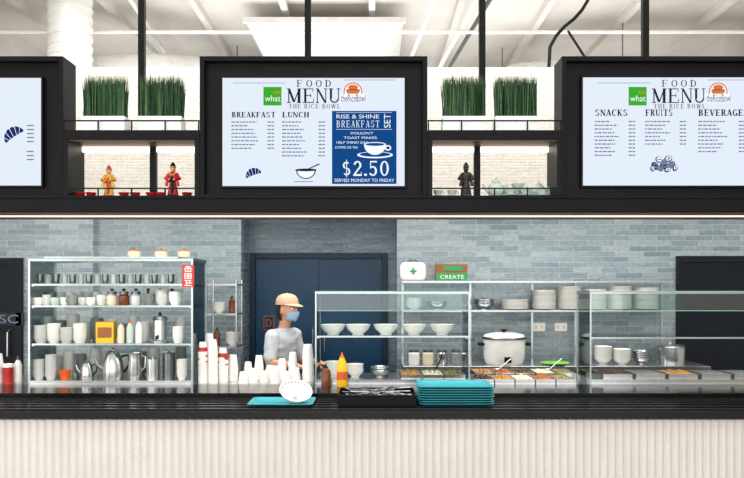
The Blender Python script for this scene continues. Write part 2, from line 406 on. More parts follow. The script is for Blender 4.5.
def bowlprof(r,h,t=.004,foot=.45): return [(0,0),(r*foot,0),(r*foot,.006),(r*(.5+foot*.55 if foot>.5 else .82),h*.5),(r,h),(r-t,h),(r*(.5+foot*.55 if foot>.5 else .8)-t,h*.5),(r*foot-t*.5,.012),(0,.012)]
def single(name,mb,mats,loc,lab,cat,grp=None,rot=None,bevel=0):
    o=mb.obj(name,mats,loc=loc,bevel=bevel); tag(o,lab,cat,grp)
    if rot: o.rotation_euler=rot
    return o
for i,px in enumerate((80,91,124,135,151,161,187)):
    single('dish',MB().lathe(bowlprof(.034,.03)),M['red'],(X(px,.1),.1,SH_B),'small red glazed dish on shelf','dish','red dishes on shelf')
def teacup(px,y,z,s=1,sa=True,lab='pale celadon teacup with saucer'):
    r=root('teacup',lab,'cup',(X(px,y),y,z),'celadon tea things')
    if sa: MB().lathe([(0,0),(.03*s,0),(.048*s,.01*s),(.046*s,.013*s),(.0,.006*s)]).obj('saucer',M['celadon'],r)
    MB().lathe([(0,.007),(.016*s,.007),(.03*s,.03*s),(.034*s,.05*s),(.031*s,.05*s),(.0,.012)],20).obj('cup',M['celadon'],r)
    MB().tube([(.031*s+.014*s*math.sin(t),0,.03*s+.013*s*math.cos(t)) for t in [math.pi*i/8 for i in range(9)]],.003*s).obj('handle',M['celadon'],r)
for px in (438,452): teacup(px,.1,SH_B,.9)
for px in (510,526,542): teacup(px,.08,SH_B,1.05)
def teapot(px,y,s):
    r=root('teapot','pale celadon teapot with domed lid','teapot',(X(px,y),y,SH_B),'celadon tea things')
    P=lambda l:[(a*s,b*s) for a,b in l]
    MB().lathe(P([(0,0),(.03,0),(.05,.03),(.052,.055),(.035,.085),(.02,.09),(0,.09)])).obj('body',M['celadon'],r)
    MB().lathe(P([(0,.088),(.024,.09),(.02,.102),(.005,.107),(.008,.118),(0,.122)])).obj('lid',M['celadon'],r)
    MB().tube([(-.045*s,0,.04*s),(-.065*s,0,.06*s),(-.075*s,0,.085*s)],[.012*s,.008*s,.006*s]).obj('spout',M['celadon'],r)
    MB().tube([(.045*s,0,.07*s),(.07*s,0,.075*s),(.072*s,0,.05*s),(.05*s,0,.025*s)],.006*s).obj('handle',M['celadon'],r)
teapot(496,.14,1.1); teapot(538,.19,1.0)
for i in range(5): single('saucer_plate',MB().lathe([(0,0),(.03,0),(.055,.01),(.054,.013),(0,.006)]),M['celadon'],(X(518,.18),.18,SH_B+i*.011),'pale celadon saucer in a stack','plate','stacked celadon saucers')
single('small_bowl',MB().lathe(bowlprof(.045,.04)),M['celadon'],(X(518,.18),.18,SH_B+.058),'pale celadon bowl on saucer stack','bowl')
# ---------------- screens ----------------
YS=.02
def serif(mb,t,x0,x1,z0,z1,y,m,gap=.12,bk=1.0):
    wt={'I':.5,'M':1.25,'W':1.3,' ':.5,'.':.4}
    tot=sum(wt.get(c,1) for c in t); unit=(x1-x0)/tot; cur=x0
    for i,ch in enumerate(t):
        w=unit*wt.get(ch,1); a=cur+w*gap/2; cur+=w; W=w*(1-gap); H=z1-z0
        yy=y-.00003*i
        def q(u0,v0,u1,v1): mb.flat([(a+u0*W,z0+v0*H),(a+u1*W,z0+v0*H),(a+u1*W,z0+v1*H),(a+u0*W,z0+v1*H)],yy,m)
        def st(u0,v0,u1,v1,k): mb.flat([(a+(u0-k/2)*W,z0+v0*H),(a+(u0+k/2)*W,z0+v0*H),(a+(u1+k/2)*W,z0+v1*H),(a+(u1-k/2)*W,z0+v1*H)],yy,m)
        def arc(cx,cy,rx,ry,d0,d1,tx=.18,ty=.07,N=12):
            tx*=bk; ty*=bk
            for k in range(N):
                p,pp=math.radians(d0+(d1-d0)*k/N),math.radians(d0+(d1-d0)*(k+1)/N)
                f=lambda an,ro:(a+(cx+(rx if ro else rx-tx)*math.cos(an))*W,z0+(cy+(ry if ro else ry-ty)*math.sin(an))*H)
                mb.flat([f(p,1),f(pp,1),f(pp,0),f(p,0)],yy,m)
        T=.19*bk; t2=.08*bk; s=.06*bk; e=.06*(bk-1)
        if ch=='M': st(.14,0,.14,1,t2); st(.14,1,.5,.05,T*.85); st(.86,1,.5,.05,t2); st(.84,0,.84,1,T); q(0,0,.28,s); q(.68,0,1,s); q(0,1-s,.2,1); q(.8,1-s,1,1)
        elif ch=='W': st(.12,1,.3,0,T*.8); st(.5,1,.3,0,t2); st(.5,1,.7,0,T*.8); st(.9,1,.7,0,t2); q(0,1-s,.25,1); q(.78,1-s,1,1)
        elif ch=='E': q(.12,0,.12+T,1); q(0,1-s,.9,1); q(0,0,.95,s); q(.2,.48-e,.7,.54); q(.66,.38,.72,.64); q(.84,.75,.9,1); q(.89,0,.95,.28)
        elif ch=='F': q(.12,0,.12+T,1); q(0,1-s,.9,1); q(0,0,.5,s); q(.2,.48-e,.7,.54); q(.66,.38,.72,.64); q(.84,.75,.9,1)
        elif ch=='L': q(.12,0,.12+T,1); q(0,1-s,.45,1); q(0,0,.95,s); q(.88,0,.95,.3)
        elif ch=='I': q(.35,0,.68,1); q(.1,0,.9,s); q(.1,1-s,.9,1)
        elif ch=='T': q(.41,0,.41+T,1); q(.25,0,.75,s); q(.05,1-s,.95,1); q(.05,.75,.11,1); q(.89,.75,.95,1)
        elif ch=='H': q(.1,0,.1+T,1); q(.72,0,.72+T,1); q(.2,.48-e,.8,.54); q(0,0,.4,s); q(.6,0,1,s); q(0,1-s,.4,1); q(.6,1-s,1,1)
        elif ch=='K': q(.1,0,.1+T,1); st(.25,.42,.85,1,t2); st(.85,0,.42,.6,T); q(0,0,.4,s); q(.66,0,1,s); q(0,1-s,.4,1); q(.66,1-s,1,1)
        elif ch=='N': st(.14,0,.14,1,t2); st(.14,1,.84,.0,T); st(.86,0,.86,1,t2); q(0,0,.28,s); q(0,1-s,.2,1); q(.7,1-s,1,1)
        elif ch=='A': st(.14,0,.5,1,t2); st(.86,0,.5,1,T); q(.27,.3-e,.7,.36); q(0,0,.3,s); q(.66,0,1,s)
        elif ch=='V': st(.16,1,.5,0,T); st(.86,1,.5,0,t2); q(0,1-s,.36,1); q(.7,1-s,1,1)
        elif ch=='U': q(.1,.3,.1+T,1); q(.8,.3,.88,1); q(0,1-s,.42,1); q(.68,1-s,1,1); arc(.49,.31,.39,.31,180,360,.13,.09)
        elif ch=='O': arc(.5,.5,.48,.5,0,360,.18,.06,20)
        elif ch=='0': arc(.5,.5,.44,.5,0,360,.2,.08,20)
        elif ch=='.': arc(.5,.08,.4,.08,0,360,.4,.08,10)
        elif ch=='2': arc(.48,.7,.4,.3,-20,170,.2,.09); st(.12,.06,.76,.62,.2); q(.06,0,.9,.12); q(.84,0,.9,.26)
        elif ch=='5': q(.2,.9,.86,1); q(.18,.5,.26,1); arc(.45,.33,.43,.33,-150,130,.2,.09)
        elif ch=='$': arc(.48,.7,.36,.24,40,250,.16,.09); arc(.5,.29,.38,.25,-140,80,.16,.09); q(.46,-.08,.54,1.08)
        elif ch=='D': q(.1,0,.1+T,1); arc(.3,.5,.64,.5,-90,90,.18,.06); q(0,0,.3,s); q(0,1-s,.3,1)
        elif ch=='B': q(.1,0,.1+T,1); arc(.45,.75,.38,.25,-90,90); arc(.45,.27,.46,.27,-90,90); q(0,0,.45,s); q(0,1-s,.45,1); q(.2,.47,.45,.54)
        elif ch=='R': q(.1,0,.1+T,1); arc(.45,.74,.4,.26,-90,90); q(0,0,.4,s); q(0,1-s,.45,1); q(.2,.48,.45,.54); st(.86,0,.5,.5,T); q(.75,0,1,s)
        elif ch=='C': arc(.52,.5,.48,.5,50,310,.18,.07,18); q(.84,.7,.9,.98)
        elif ch=='G': arc(.52,.5,.48,.5,50,320,.18,.07,18); q(.84,.7,.9,.98); q(.72,.05,.72+T,.45); q(.58,.4,1,.46)
        elif ch=='S': arc(.48,.74,.36,.26,40,250,.14,.08); arc(.5,.27,.38,.27,-140,80,.14,.08); q(.78,.72,.84,.98); q(.1,.02,.16,.3)
def screen(px0,px1,py0,py1,draw,label):
    cx=(X(px0,YS)+X(px1,YS))/2; zb=Z(py1,YS)
    r=root('menu_display',label,'screen',(cx,YS,zb),'menu screens')
    hw=(X(px1,YS)-X(px0,YS))/2; h=Z(py0,YS)-zb
    MB().box(-hw-.012,hw+.012,0,.03,-.012,h+.012).obj('bezel',M['black2'],r,bevel=.002)
    MB().box(-hw,hw,-.001,.001,0,h).obj('screen_panel',M['screen'],r)
    mb=MB(); draw(mb,lambda px:X(px,YS)-cx,lambda py:Z(py,YS)-zb)
    mb.obj('menu_lettering',[M['ink'],M['ink2'],M['blue'],M['sgreen'],M['swhite'],M['sorange'],M['sky']],r,label='printed menu lettering and pictures')
y1,y2,y3=-.002,-.003,-.004
def header(mb,u,v,o=0):
    serif(mb,'FOOD',u(295+o),u(333+o),v(87),v(80),y1,0,.35)
    serif(mb,'MENU',u(286+o),u(341+o),v(103),v(88.5),y1,0,.1)
    serif(mb,'THE RICE BOWL',u(288+o),u(341+o),v(108.6),v(104),y1,1,.2,1.3)
    mb.box(u(233+o),u(285+o),y1,y1+.0005,v(83.3),v(82.8),1); mb.box(u(343+o),u(395+o),y1,y1+.0005,v(80.3),v(79.8),1)
    mb.box(u(263.5+o),u(281.5+o),y1,y1+.0005,v(105.5),v(87),3)
    mb.text('what',u(265+o),u(280.5+o),v(101.5),v(95.5),y2,4); mb.text('now',u(273.5+o),u(280.5+o),v(94),v(91),y2,5)
    mb.ell(u(353+o),v(92),L(9.5,YS),L(9.5,YS),y1,5); mb.ell(u(353+o),v(92),L(8.3,YS),L(8.3,YS),y1-.0002,4)
    mb.ell(u(353+o),v(87.6),L(5,YS),L(2.8,YS),y1-.0004,5)
    mb.flat([(u(353+o+7*math.cos(t)),v(89.8+6*math.sin(t))) for t in [math.pi*i/12 for i in range(13)]],y1-.0005,5)
    mb.box(u(346.5+o),u(359.5+o),y1-.0007,y1-.0006,v(90.2),v(89.5),6)
    mb.box(u(340+o),u(366.5+o),y1-.0011,y1-.001,v(102.5),v(93.8),4); mb.text('theRiceBowl',u(341+o),u(365.5+o),v(102),v(94.5),y3,6)
def rows(mb,u,v,a,b,py,n,step=3.75):
    for i in range(n):
        q=py+i*step; e=a+random.uniform(.35,.62)*(b-a); x=a
        while x<e:
            w=random.uniform(1.5,4.5); mb.box(u(x),u(min(x+w,e)),y1,y1+.0004,v(q+1.2),v(q),1); x+=w+.8
        mb.box(u(b-6.5),u(b-3.2),y1,y1+.0004,v(q+1.2),v(q),1); mb.box(u(b-2.6),u(b),y1,y1+.0004,v(q+1.2),v(q),1)
def croissant(mb,u,v,cx,cy,s=1,m=6,tilt=.35):
    c,sn=math.cos(tilt),math.sin(tilt)
    def P(x,y): return (u(cx+s*(x*c-y*sn)),v(cy-s*(x*sn+y*c)))
    N=20
    for k in range(N):
        a,b=math.pi*k/N,math.pi*(k+1)/N
        o1=lambda t:(9.5*math.cos(t),-3+8.6*math.sin(t)*(1+.06*math.cos(14*t)))
        i1=lambda t:(6.8*math.cos(t)+1.6*math.cos(t)**3,-3.5+.8*math.sin(t))
        mb.flat([P(*o1(a)),P(*o1(b)),P(*i1(b)),P(*i1(a))],y2,m)
    for k in range(1,6):
        t=math.pi*k/6; x0_,y0_=9.6*math.cos(t),-3+9.0*math.sin(t); x1_,y1_=6.0*math.cos(t+.12),-3.4+.8*math.sin(t+.12)
        mb.flat([P(x0_-.3,y0_),P(x0_+.3,y0_),P(x1_+.2,y1_),P(x1_-.2,y1_)],y2-.001,4)
def draw_c(mb,u,v):
    header(mb,u,v)
    serif(mb,'BREAKFAST',u(231.5),u(275.5),v(117.5),v(112),y1,0,.08,1.5); serif(mb,'LUNCH',u(282),u(309),v(117.5),v(112),y1,0,.08,1.5)
    rows(mb,u,v,231.5,274,121.5,8); rows(mb,u,v,282,325,121.5,10)
    croissant(mb,u,v,253,173,.85)
    mb.flat([(u(306+10*math.cos(t)),v(170+9*math.sin(t))) for t in [math.pi*i/12 for i in range(13)]],y1,0)
    mb.flat([(u(306+8.6*math.cos(t)),v(171+7.0*math.sin(t))) for t in [math.pi*i/12 for i in range(13)]],y2,4)
    mb.flat([(u(303),v(171)),(u(305),v(171)),(u(320),v(164.5)),(u(319),v(163.5))],y3,0); mb.ell(u(306),v(170),L(11,YS),L(1.4,YS),y3,0)
    mb.box(u(294),u(313),y1,y1+.0004,v(182),v(181.3),1)
    mb.box(u(332),u(396.5),y1,y1+.0004,v(184),v(111),2)
    mb.text('RISE & SHINE',u(336.5),u(379),v(118.6),v(114.6),y2,4)
    serif(mb,'BREAKFAST',u(336),u(380),v(127.4),v(120.6),y2,4,.22,.85)
    mb.text('SET',u(384),u(390.5),v(128),v(114),y2,4,vert=True)
    mb.box(u(336),u(392),y2,y2+.0004,v(129.6),v(129.3),4); mb.box(u(336),u(392),y2,y2+.0004,v(112.8),v(112.5),4)
    mb.text("WOULDN'T",u(350),u(373),v(134.5),v(132),y2,4,slant=.1); mb.text('TOAST MAKES',u(344),u(377),v(139),v(136.6),y2,4,slant=-.1)
    mb.text('HELP THINK? DAY',u(336.5),u(368),v(143.8),v(141.4),y2,4,slant=.1); mb.text('COFFEE OR TEA',u(335),u(358),v(148.6),v(146.4),y2,4)
    mb.ell(u(375),v(155),L(18,YS),L(3.4,YS),y2,4); mb.ell(u(375),v(154.5),L(15.5,YS),L(2.4,YS),y2-.0003,2)
    mb.flat([(u(375+11*math.cos(t)),v(144.5+10.5*math.sin(t))) for t in [math.pi*i/12 for i in range(13)]],y2-.0006,4)
    mb.ell(u(375),v(144.5),L(11,YS),L(2.4,YS),y2-.0008,4); mb.ell(u(375),v(144.5),L(9.6,YS),L(1.5,YS),y2-.001,2); mb.ell(u(388),v(148),L(3.2,YS),L(2.8,YS),y2-.0004,4); mb.ell(u(388),v(148),L(1.9,YS),L(1.5,YS),y2-.0005,2)
    serif(mb,'$2.50',u(341),u(390),v(176),v(161),y2,4)
    mb.text('SERVED MONDAY TO FRIDAY',u(334.5),u(394),v(182),v(178.7),y2,4)
def draw_r(mb,u,v):
    header(mb,u,v,365)
    serif(mb,'SNACKS',u(594.5),u(628),v(116),v(109.5),y1,0,.08,1.5); serif(mb,'FRUITS',u(645),u(673),v(116),v(109.5),y1,0,.08,1.5); serif(mb,'BEVERAGES',u(698),u(749),v(116),v(109.5),y1,0,.08,1.5)
    rows(mb,u,v,594.5,635,121,10); rows(mb,u,v,645,686,121,7); rows(mb,u,v,698,745,121,9)
    for i,(dx,dy,rr,k) in enumerate(((-9,3,4.5,6),(-5,-3,4.2,1),(0,3,4.6,6),(4,-4,4.2,6),(7,2,4.5,1),(11,5,3.5,6),(-4,6,3.4,1),(3,7,3.2,6),(0,-1,3.4,1),(-12,6,2.8,6))):
        mb.ell(u(664+dx),v(163+dy),L(rr,YS),L(rr*.75,YS),y1-.0004*i,k,dx*.1); mb.ell(u(664+dx+.5),v(162.5+dy),L(rr*.72,YS),L(rr*.5,YS),y1-.0004*i-.0001,4 if i%2 else 1,dx*.1); mb.ell(u(664+dx+.5),v(162.5+dy),L(rr*.5,YS),L(rr*.15,YS),y1-.0004*i-.0002,k,dx*.1+.4)
def draw_l(mb,u,v):
    croissant(mb,u,v,13,134,1.15,6,.6)
    for q in (125,129,133,137,141,151,155,159):
        mb.box(u(27),u(34),y1,y1+.0004,v(q+1.2),v(q),1)
screen(222.5,404.5,78,186,draw_c,'wide lit menu display with breakfast and lunch lists')
screen(583,765,77.5,185.5,draw_r,'wide lit menu display listing snacks, fruits and beverages')
screen(-141,41,78,185.5,draw_l,'wide lit menu display with a croissant picture')
# ---------------- counter ----------------
RZ=.872; TZ=.905
r=root('service_counter','long counter with off-white ribbed front and black top','counter',(0,0,0))
mb=MB(); vs=[]; fs=[]
per=.050; n_=12
x=-3.3; pts=[]
while x<3.3:
    for k in range(n_):
        t=k/n_; pts.append((x+per*t,.035+.0085*(1+math.cos(2*math.pi*t))))
    x+=per
for x,y in pts: vs+=[(x,y,.06),(x,y,.80)]
for i in range(len(pts)-1): fs.append((2*i,2*i+2,2*i+3,2*i+1))
mb.add(vs,fs,0,True).box(-3.3,3.3,.08,.1,.06,.80)
mb.obj('front_panel',M['panel'],r,label='off-white vertically ribbed front panel')
MB().box(-3.3,3.3,.12,1.5,0,.06).obj('plinth',M['black'],r)
MB().box(-3.3,3.3,.10,1.5,.06,.815).obj('carcass',M['black'],r)
mb=MB().box(-3.3,3.3,0,.46,.812,.86)
for k in range(5):
    y=.03+k*.095; mb.box(-3.3,3.3,y,y+.03,.86,RZ)
mb.obj('tray_rail',M['rail'],r,bevel=.002,label='black tray slide with raised bars')
MB().box(-3.3,3.3,.46,.9,.815,TZ).obj('stone_top',M['stone'],r,bevel=.002)
MB().box(-3.3,3.3,.9,1.5,.815,TZ).obj('steel_top',M['steel'],r)
# ---------------- glass cases ----------------
def case(px0,px1,yf,dep,ztop,shelves,lab,post=.012,topbar=.02,base=.025,pm='alu',front=0):
    a,b=X(px0,yf),X(px1,yf); c=(a+b)/2; w=(b-a)/2; h=ztop-TZ
    r=root('glass_display_case',lab,'display case',(c,yf,TZ))
    mb=MB(); p=post
    for sx in (-1,1):
        for yy in (0,dep-p):
            x=sx*w-(p if sx>0 else 0); mb.box(x,x+p,yy,yy+p,0,h-.006)
    mb.box(-w+p,w-p,0,p,h-topbar,h-.006).box(-w+p,w-p,dep-p,dep,h-topbar,h-.006)
    for sx in (-1,1):
        x=sx*w-(p if sx>0 else 0); mb.box(x,x+p,p,dep-p,h-topbar,h-.006)
    mb.obj('frame',M[pm],r,bevel=.001)
    MB().box(-w+p,w-p,p*0,dep,0,base).obj('base',M['steel'],r)
    for sx in (-1,1):
        x=sx*(w-.008); MB().box(x-.002,x+.002,p,dep-p,base,h-topbar).obj('glass_panel',M['glassr'],r)
    if front:
        MB().box(-w+p,w-p,-.001,.004,h-topbar-front,h-topbar,0).box(-w+p,w-p,-.001,.004,h-topbar-front-.005,h-topbar-front,1).obj('front_glass_panel',[M['glassf'],M['glassedge']],r)
    MB().box(-w-.004,w+.004,-.004,dep+.004,h-.005,h).obj('glass_top',M['glassr'],r)
    MB().box(-w-.004,w+.004,-.007,-.004,h-.005,h).obj('glass_edge',M['glassedge'],r)
    for z in shelves:
        mb=MB().box(-w+p,w-p,p+.01,dep-p,z-TZ-.008,z-TZ,0).box(-w+p,w-p,p+.002,p+.01,z-TZ-.012,z-TZ+.001,1)
        mb.obj('shelf',[M['glass'],M['alu']],r)
        for sx in (-1,1): MB().box(sx*(w-p-.01)-.008,sx*(w-p-.01)+.008,.02,dep-.02,z-TZ-.02,z-TZ-.009).obj('shelf_bracket',M['alu'],r)
    return r
SA,SB=Z(305,1.1),Z(342,1.1); S3=Z(284,1.1)
ZC=Z(258,.92)
case(28,193,.92,.46,ZC,[SA,SB,S3],'tall glass and aluminium display case full of crockery',.015,.024)
ZM=Z(291,.95); SM=Z(334.5,1.12)
case(315,470,.95,.42,ZM,[SM],'low glass display case with a row of white bowls',.012,.022,.03,front=.125)
case(590,790,.95,.36,ZM,[SM-.01],'long low glass display case over steel trays',.012,.022,.03,front=.125)
SO=TZ+.025; SO2=TZ+.03
def cup_paper(loc,h=.1,r=.04,inv=True,m='paper',band=None,lab='white paper cup upside down',grp='paper cups on the counter'):
    pr=[(0,0),(r,0),(r*1.05,.004),(r*.72,h),(r*.6,h),(r*.6,h-.006),(0,h-.006)] if inv else [(0,0),(r*.72,0),(r,h-.004),(r*1.05,h-.002),(r*1.03,h),(r*.96,h-.002),(r*.7,.004),(0,.004)]
    mb=MB().lathe(pr,20)
    if band: mb.lathe([(r*.97,h*.3),(r*.90,h*.62)] if inv else [(r*.84,h*.3),(r*.93,h*.62)],20,m=1)
    return single('paper_cup',mb,[M[m],M[band or m]],loc,lab,'cup',grp)
def stackcups(px,y,z,n,r,h,step,band=None,lab='white paper cup nested in a tall stack',grp='stacked paper cups'):
    for i in range(n): cup_paper((X(px,y)+random.uniform(-.002,.002),y,z+i*step),h,r,True,'paper',band,lab,grp)
for i,px in enumerate((243,253,264,275,286,296)):
    stackcups(px,.98+.03*(i%3),TZ,(1,2,1,3,1,2)[i],.034,.085,.022)
for i,px in enumerate((248,259,270,282,293)): stackcups(px,1.2,TZ,(2,4,1,3,5)[i],.036,.11,.026)
stackcups(308,1.08,TZ,9,.043,.11,.022)
stackcups(203,.99,TZ,11,.036,.1,.021,'red','white and red paper cup nested in a tall stack')
stackcups(213,1.0,TZ,13,.036,.1,.019)
stackcups(223,1.05,TZ,9,.038,.1,.02,'red','white and red paper cup nested in a tall stack')
stackcups(233,1.12,TZ,6,.038,.1,.02)
stackcups(209,1.2,TZ,14,.038,.1,.02)
def mug(loc,m='white',r=.034,h=.07,lab='white ceramic cup inside glass case',grp='cups in the display case',rz=0):
    ro=root('mug',lab,'cup',loc,grp); ro.rotation_euler=(0,0,rz)
    MB().lathe([(0,0),(r*.8,0),(r,h*.3),(r,h),(r-.004,h),(r-.004,.008),(0,.008)],20).obj('cup_body',M[m],ro)
    MB().tube([(r-.002+.018*math.sin(t),0,h*.5+.022*math.cos(t)) for t in [math.pi*i/8 for i in range(9)]],.004).obj('handle',M[m],ro)
    return ro
def nest(px,y,z,n,r,h,step,m='white',lab='white bowl nested in a stack',grp='stacked bowls',foot=.45):
    o=None
    for i in range(n):
        loc=(X(px,y)+random.uniform(-.002,.002),y,z+i*step)
        if o is None: o=single('bowl',MB().lathe(bowlprof(r,h,foot=foot)),M[m],loc,lab,'bowl',grp)
        else: clone(o,loc)
for i,px in enumerate((41,54,67,80)):
    nest(px,1.0,SB,(7,8,6,8)[i],.051,.045,.015,('greywhite','white')[i%2],('grey-white','white')[i%2]+' ceramic bowl in a stack inside glass case','bowls in the tall case',.68)
for i,px in enumerate((47,60,73,86,97)): nest(px,1.22,SB,(11,9,12,8,10)[i],.051,.045,.015,('celadon','greyc','greywhite')[i%3],('pale green','dark grey','grey-white')[i%3]+' bowl in a back stack inside glass case','back row bowls in the tall case',.68)
ms=['white','greywhite','celadon','white','greyc','greywhite']; nm={'white':'white','cream':'cream','greyc':'dark grey','celadon':'pale green','greywhite':'grey-white'}
for i,px in enumerate((38,47,55,65,73,83,91,101)): mug((X(px,1.02+.02*(i%2)),1.02+.02*(i%2),SA),ms[i%6],h=.06+.02*(i%3==1),rz=.9*i,lab=nm[ms[i%6]]+' ceramic mug inside glass case')
for i,px in enumerate((43,52,61,70,79,88,97)): mug((X(px,1.24),1.24,SA),ms[(i+3)%6],h=.1,rz=.7*i,lab=nm[ms[(i+3)%6]]+' ceramic mug inside glass case')
for i,px in enumerate((112,124,136)):
    single('storage_jar',MB().lathe([(0,0),(.035,0),(.04,.01),(.04,.07),(.03,.08),(.03,.085),(0,.085)]).lathe([(0,.086),(.034,.086),(.034,.105),(0,.107)],m=1),[M[('cream','amber','greywhite')[i]],M['darksteel']],(X(px,1.06),1.06,SA),('cream','amber','grey-white')[i]+' storage jar with metal lid','jar','storage jars')
for i,px in enumerate((149,162,175)): nest(px,1.04,SA,(4,6,5)[i],.048,.045,.015,('greyc','greywhite','white')[i],('dark grey','grey-white','white')[i]+' small bowl stacked in glass case','small bowls in the tall case',.65)
for i,px in enumerate((112,124,136,148,160,172)): single('spice_bottle',MB().lathe([(0,0),(.02,0),(.022,.07),(.01,.095),(.01,.11),(0,.11)],16).lathe([(0,.111),(.013,.111),(.013,.126),(0,.127)],16,m=1),[M['amber' if i%2 else 'celadon'],M['black2']],(X(px,1.26),1.26,SA),'small '+('amber' if i%2 else 'pale green')+' bottle with black cap','bottle','spice bottles in the tall case')
def carton(px,y,z,w,d,h,m,m2,lab,rz=0):
    mb=MB().box(-w/2,w/2,-d/2,d/2,0,h,0).box(-w/2*.8,w/2*.8,-d/2-.001,-d/2,h*.25,h*.75,1)
    mb.box(-w/2,w/2,-.004,.004,h,h+.003,1)
    return single('carton',mb,[M[m],M[m2]],(X(px,y),y,z),lab,'box',rot=(0,0,rz),bevel=.002)
carton(106,1.04,SB,.13,.09,.16,'yellow','brown','tall yellow and brown carton inside glass case',.12)
def bottle(px,y,z,r,h,m,capm,lab,name='bottle',band=None):
    ro=root(name,lab,'bottle',(X(px,y),y,z))
    MB().lathe([(0,0),(r,0),(r*1.02,.01),(r,h*.66),(r*.6,h*.78),(r*.45,h*.84),(0,h*.84)],20).obj('bottle_body',M[m],ro)
    MB().lathe([(0,h*.84),(r*.5,h*.84),(r*.42,h*.88),(r*.16,h*.93),(r*.12,h),(0,h)],16).obj('cap',M[capm],ro)
    if band: MB().lathe([(r*1.03,h*.2),(r*1.03,h*.44)],20).obj('bottle_label',M[band],ro)
for i,px in enumerate((121,130,139)): bottle(px,1.02,SB,.026,.17+.01*i,('cream','celadon','white')[i],'orange' if i==1 else 'darksteel',('cream','pale green','white')[i]+' bottle with cap inside glass case')
for i,px in enumerate((112,123,134,145,156,180)): nest(px,1.22,SB,(8,6,9,7,5,9)[i],.042,.045,.018,('white','greyc','greywhite')[i%3],('white','dark grey','grey-white')[i%3]+' cup stacked in glass case','stacked cups in the tall case',.7)
ro=root('drink_dispenser','tall steel drink dispenser with tap in glass case','dispenser',(X(160,1.08),1.08,SB+.001))
MB().lathe([(0,0),(.07,0),(.07,.01),(.055,.02),(.055,.17),(.06,.175),(.045,.2),(0,.21)]).obj('tank',M['steel'],ro)
MB().tube([(0,-.05,.05),(0,-.085,.05),(0,-.09,.025)],.009).obj('tap',M['black2'],ro)
MB().sph((0,0,.22),.012).obj('knob',M['black2'],ro)
nest(178,1.02,SB,6,.042,.045,.016,'white','white cup stacked beside dispenser','cups beside dispenser',.7)
def kettle(px,y,z,s,lab,m='steel',rz=0):
    ro=root('kettle',lab,'kettle',(X(px,y),y,z)); ro.rotation_euler=(0,0,rz)
    MB().lathe([(0,0),(.07*s,0),(.075*s,.02*s),(.065*s,.12*s),(.045*s,.17*s),(0,.17*s)]).obj('kettle_body',M[m],ro)
    MB().lathe([(0,.171*s),(.045*s,.171*s),(.03*s,.19*s),(.008*s,.195*s),(.012*s,.21*s),(0,.215*s)]).obj('lid',M[m],ro)
    MB().tube([(-.06*s,0,.06*s),(-.1*s,0,.1*s),(-.12*s,0,.155*s)],[.018*s,.012*s,.009*s]).obj('spout',M[m],ro)
    MB().tube([(.055*s,0,.15*s),(.1*s,0,.16*s),(.11*s,0,.1*s),(.07*s,0,.04*s)],.008*s).obj('handle',M['black2'],ro)
kettle(113,1.04,SO,1.12,'steel kettle with black handle in glass case','steel',.3)
kettle(87,1.02,SO,.7,'small steel kettle in glass case')
single('sauce_pot',MB().lathe(bowlprof(.045,.07,.005,.7)).lathe([(0,.05),(.038,.05)],m=1),[M['orange'],M['fred']],(X(65,1.0),1.0,SO),'orange pot of sauce inside glass case','pot')
for i,px in enumerate((39,51)): nest(px,1.0,SO,(7,9)[i],.044,.045,.018,'greywhite','grey-white ceramic cup stacked in glass case','cup stacks in case base',.7)
ro=root('pitcher','tall steel pitcher in glass case','pitcher',(X(135,1.03),1.03,SO))
MB().lathe([(0,0),(.045,0),(.055,.06),(.045,.15),(.05,.2),(.046,.2),(.04,.15),(.04,.01),(0,.01)]).obj('pitcher_body',M['steel'],ro)
MB().tube([(.045,0,.18),(.08,0,.17),(.08,0,.09),(.05,0,.06)],.007).obj('handle',M['steel'],ro)
single('steel_canister',MB().lathe([(0,0),(.05,0),(.05,.14),(0,.14)]).lathe([(0,.141),(.053,.141),(.053,.155),(.01,.162),(.012,.175),(0,.176)]),M['steel'],(X(153,1.02),1.02,SO),'round steel canister with lid in glass case','canister')
single('steel_canister',MB().lathe([(0,0),(.045,0),(.045,.18),(0,.18)]).lathe([(0,.181),(.048,.181),(.048,.195),(.01,.2),(.012,.21),(0,.211)]),M['darksteel'],(X(169,1.04),1.04,SO),'tall dark steel canister with lid in glass case','canister')
nest(182,1.0,SO,7,.042,.045,.018,'white','white ceramic bowl in a stack inside glass case','white bowls in the tall case base',.65)
for i,(px,n) in enumerate(((45,10),(57,7),(69,9),(81,8),(96,11),(128,7),(141,9),(154,11),(168,9),(181,11))): nest(px,1.25,SO,n,.046,.045,.018,('greyc','greywhite','white')[i%3],('dark grey','grey-white','white')[i%3]+' bowl in a stack inside glass case','bowls at the back of the tall case',.65)
for i in range(18): 
    px=40+8.2*i; yy=1.10+.06*(i%2)+random.uniform(-.02,.02)
    single('glass_tumbler',MB().lathe([(0,0),(.022,0),(.027,.075),(.025,.075),(.020,.005),(0,.005)],16),M[('glassware','celadon','glassware','greywhite')[i%4]],(X(px,yy),yy,S3),('clear glass','pale green','clear glass','grey-white')[i%4]+' tumbler on top glass shelf','cup','tumblers on top shelf')
single('serving_board',MB().box(-.5,.52,-.12,.12,0,.012),M['alu'],(X(115,1.12),1.12,ZC),'thin aluminium tray on glass case','tray',bevel=.002)
for px in (134,161,184):
    ro=root('cooking_pot','cream enamel pot with lid on glass case','pot',(X(px,1.1),1.1,ZC+(.012 if px<180 else .012)),'cream pots on glass case')
    MB().lathe([(0,0),(.042,0),(.048,.012),(.048,.045),(.044,.045),(0,.04)]).obj('pot_body',M['cream'],ro)
    MB().lathe([(0,.046),(.05,.046),(.035,.058),(.006,.06),(.009,.07),(0,.072)]).obj('lid',M['brown'],ro)
s=MB().box(-.045,.045,-.004,0,0,.165,0)
ya,yb=-.0055,-.004
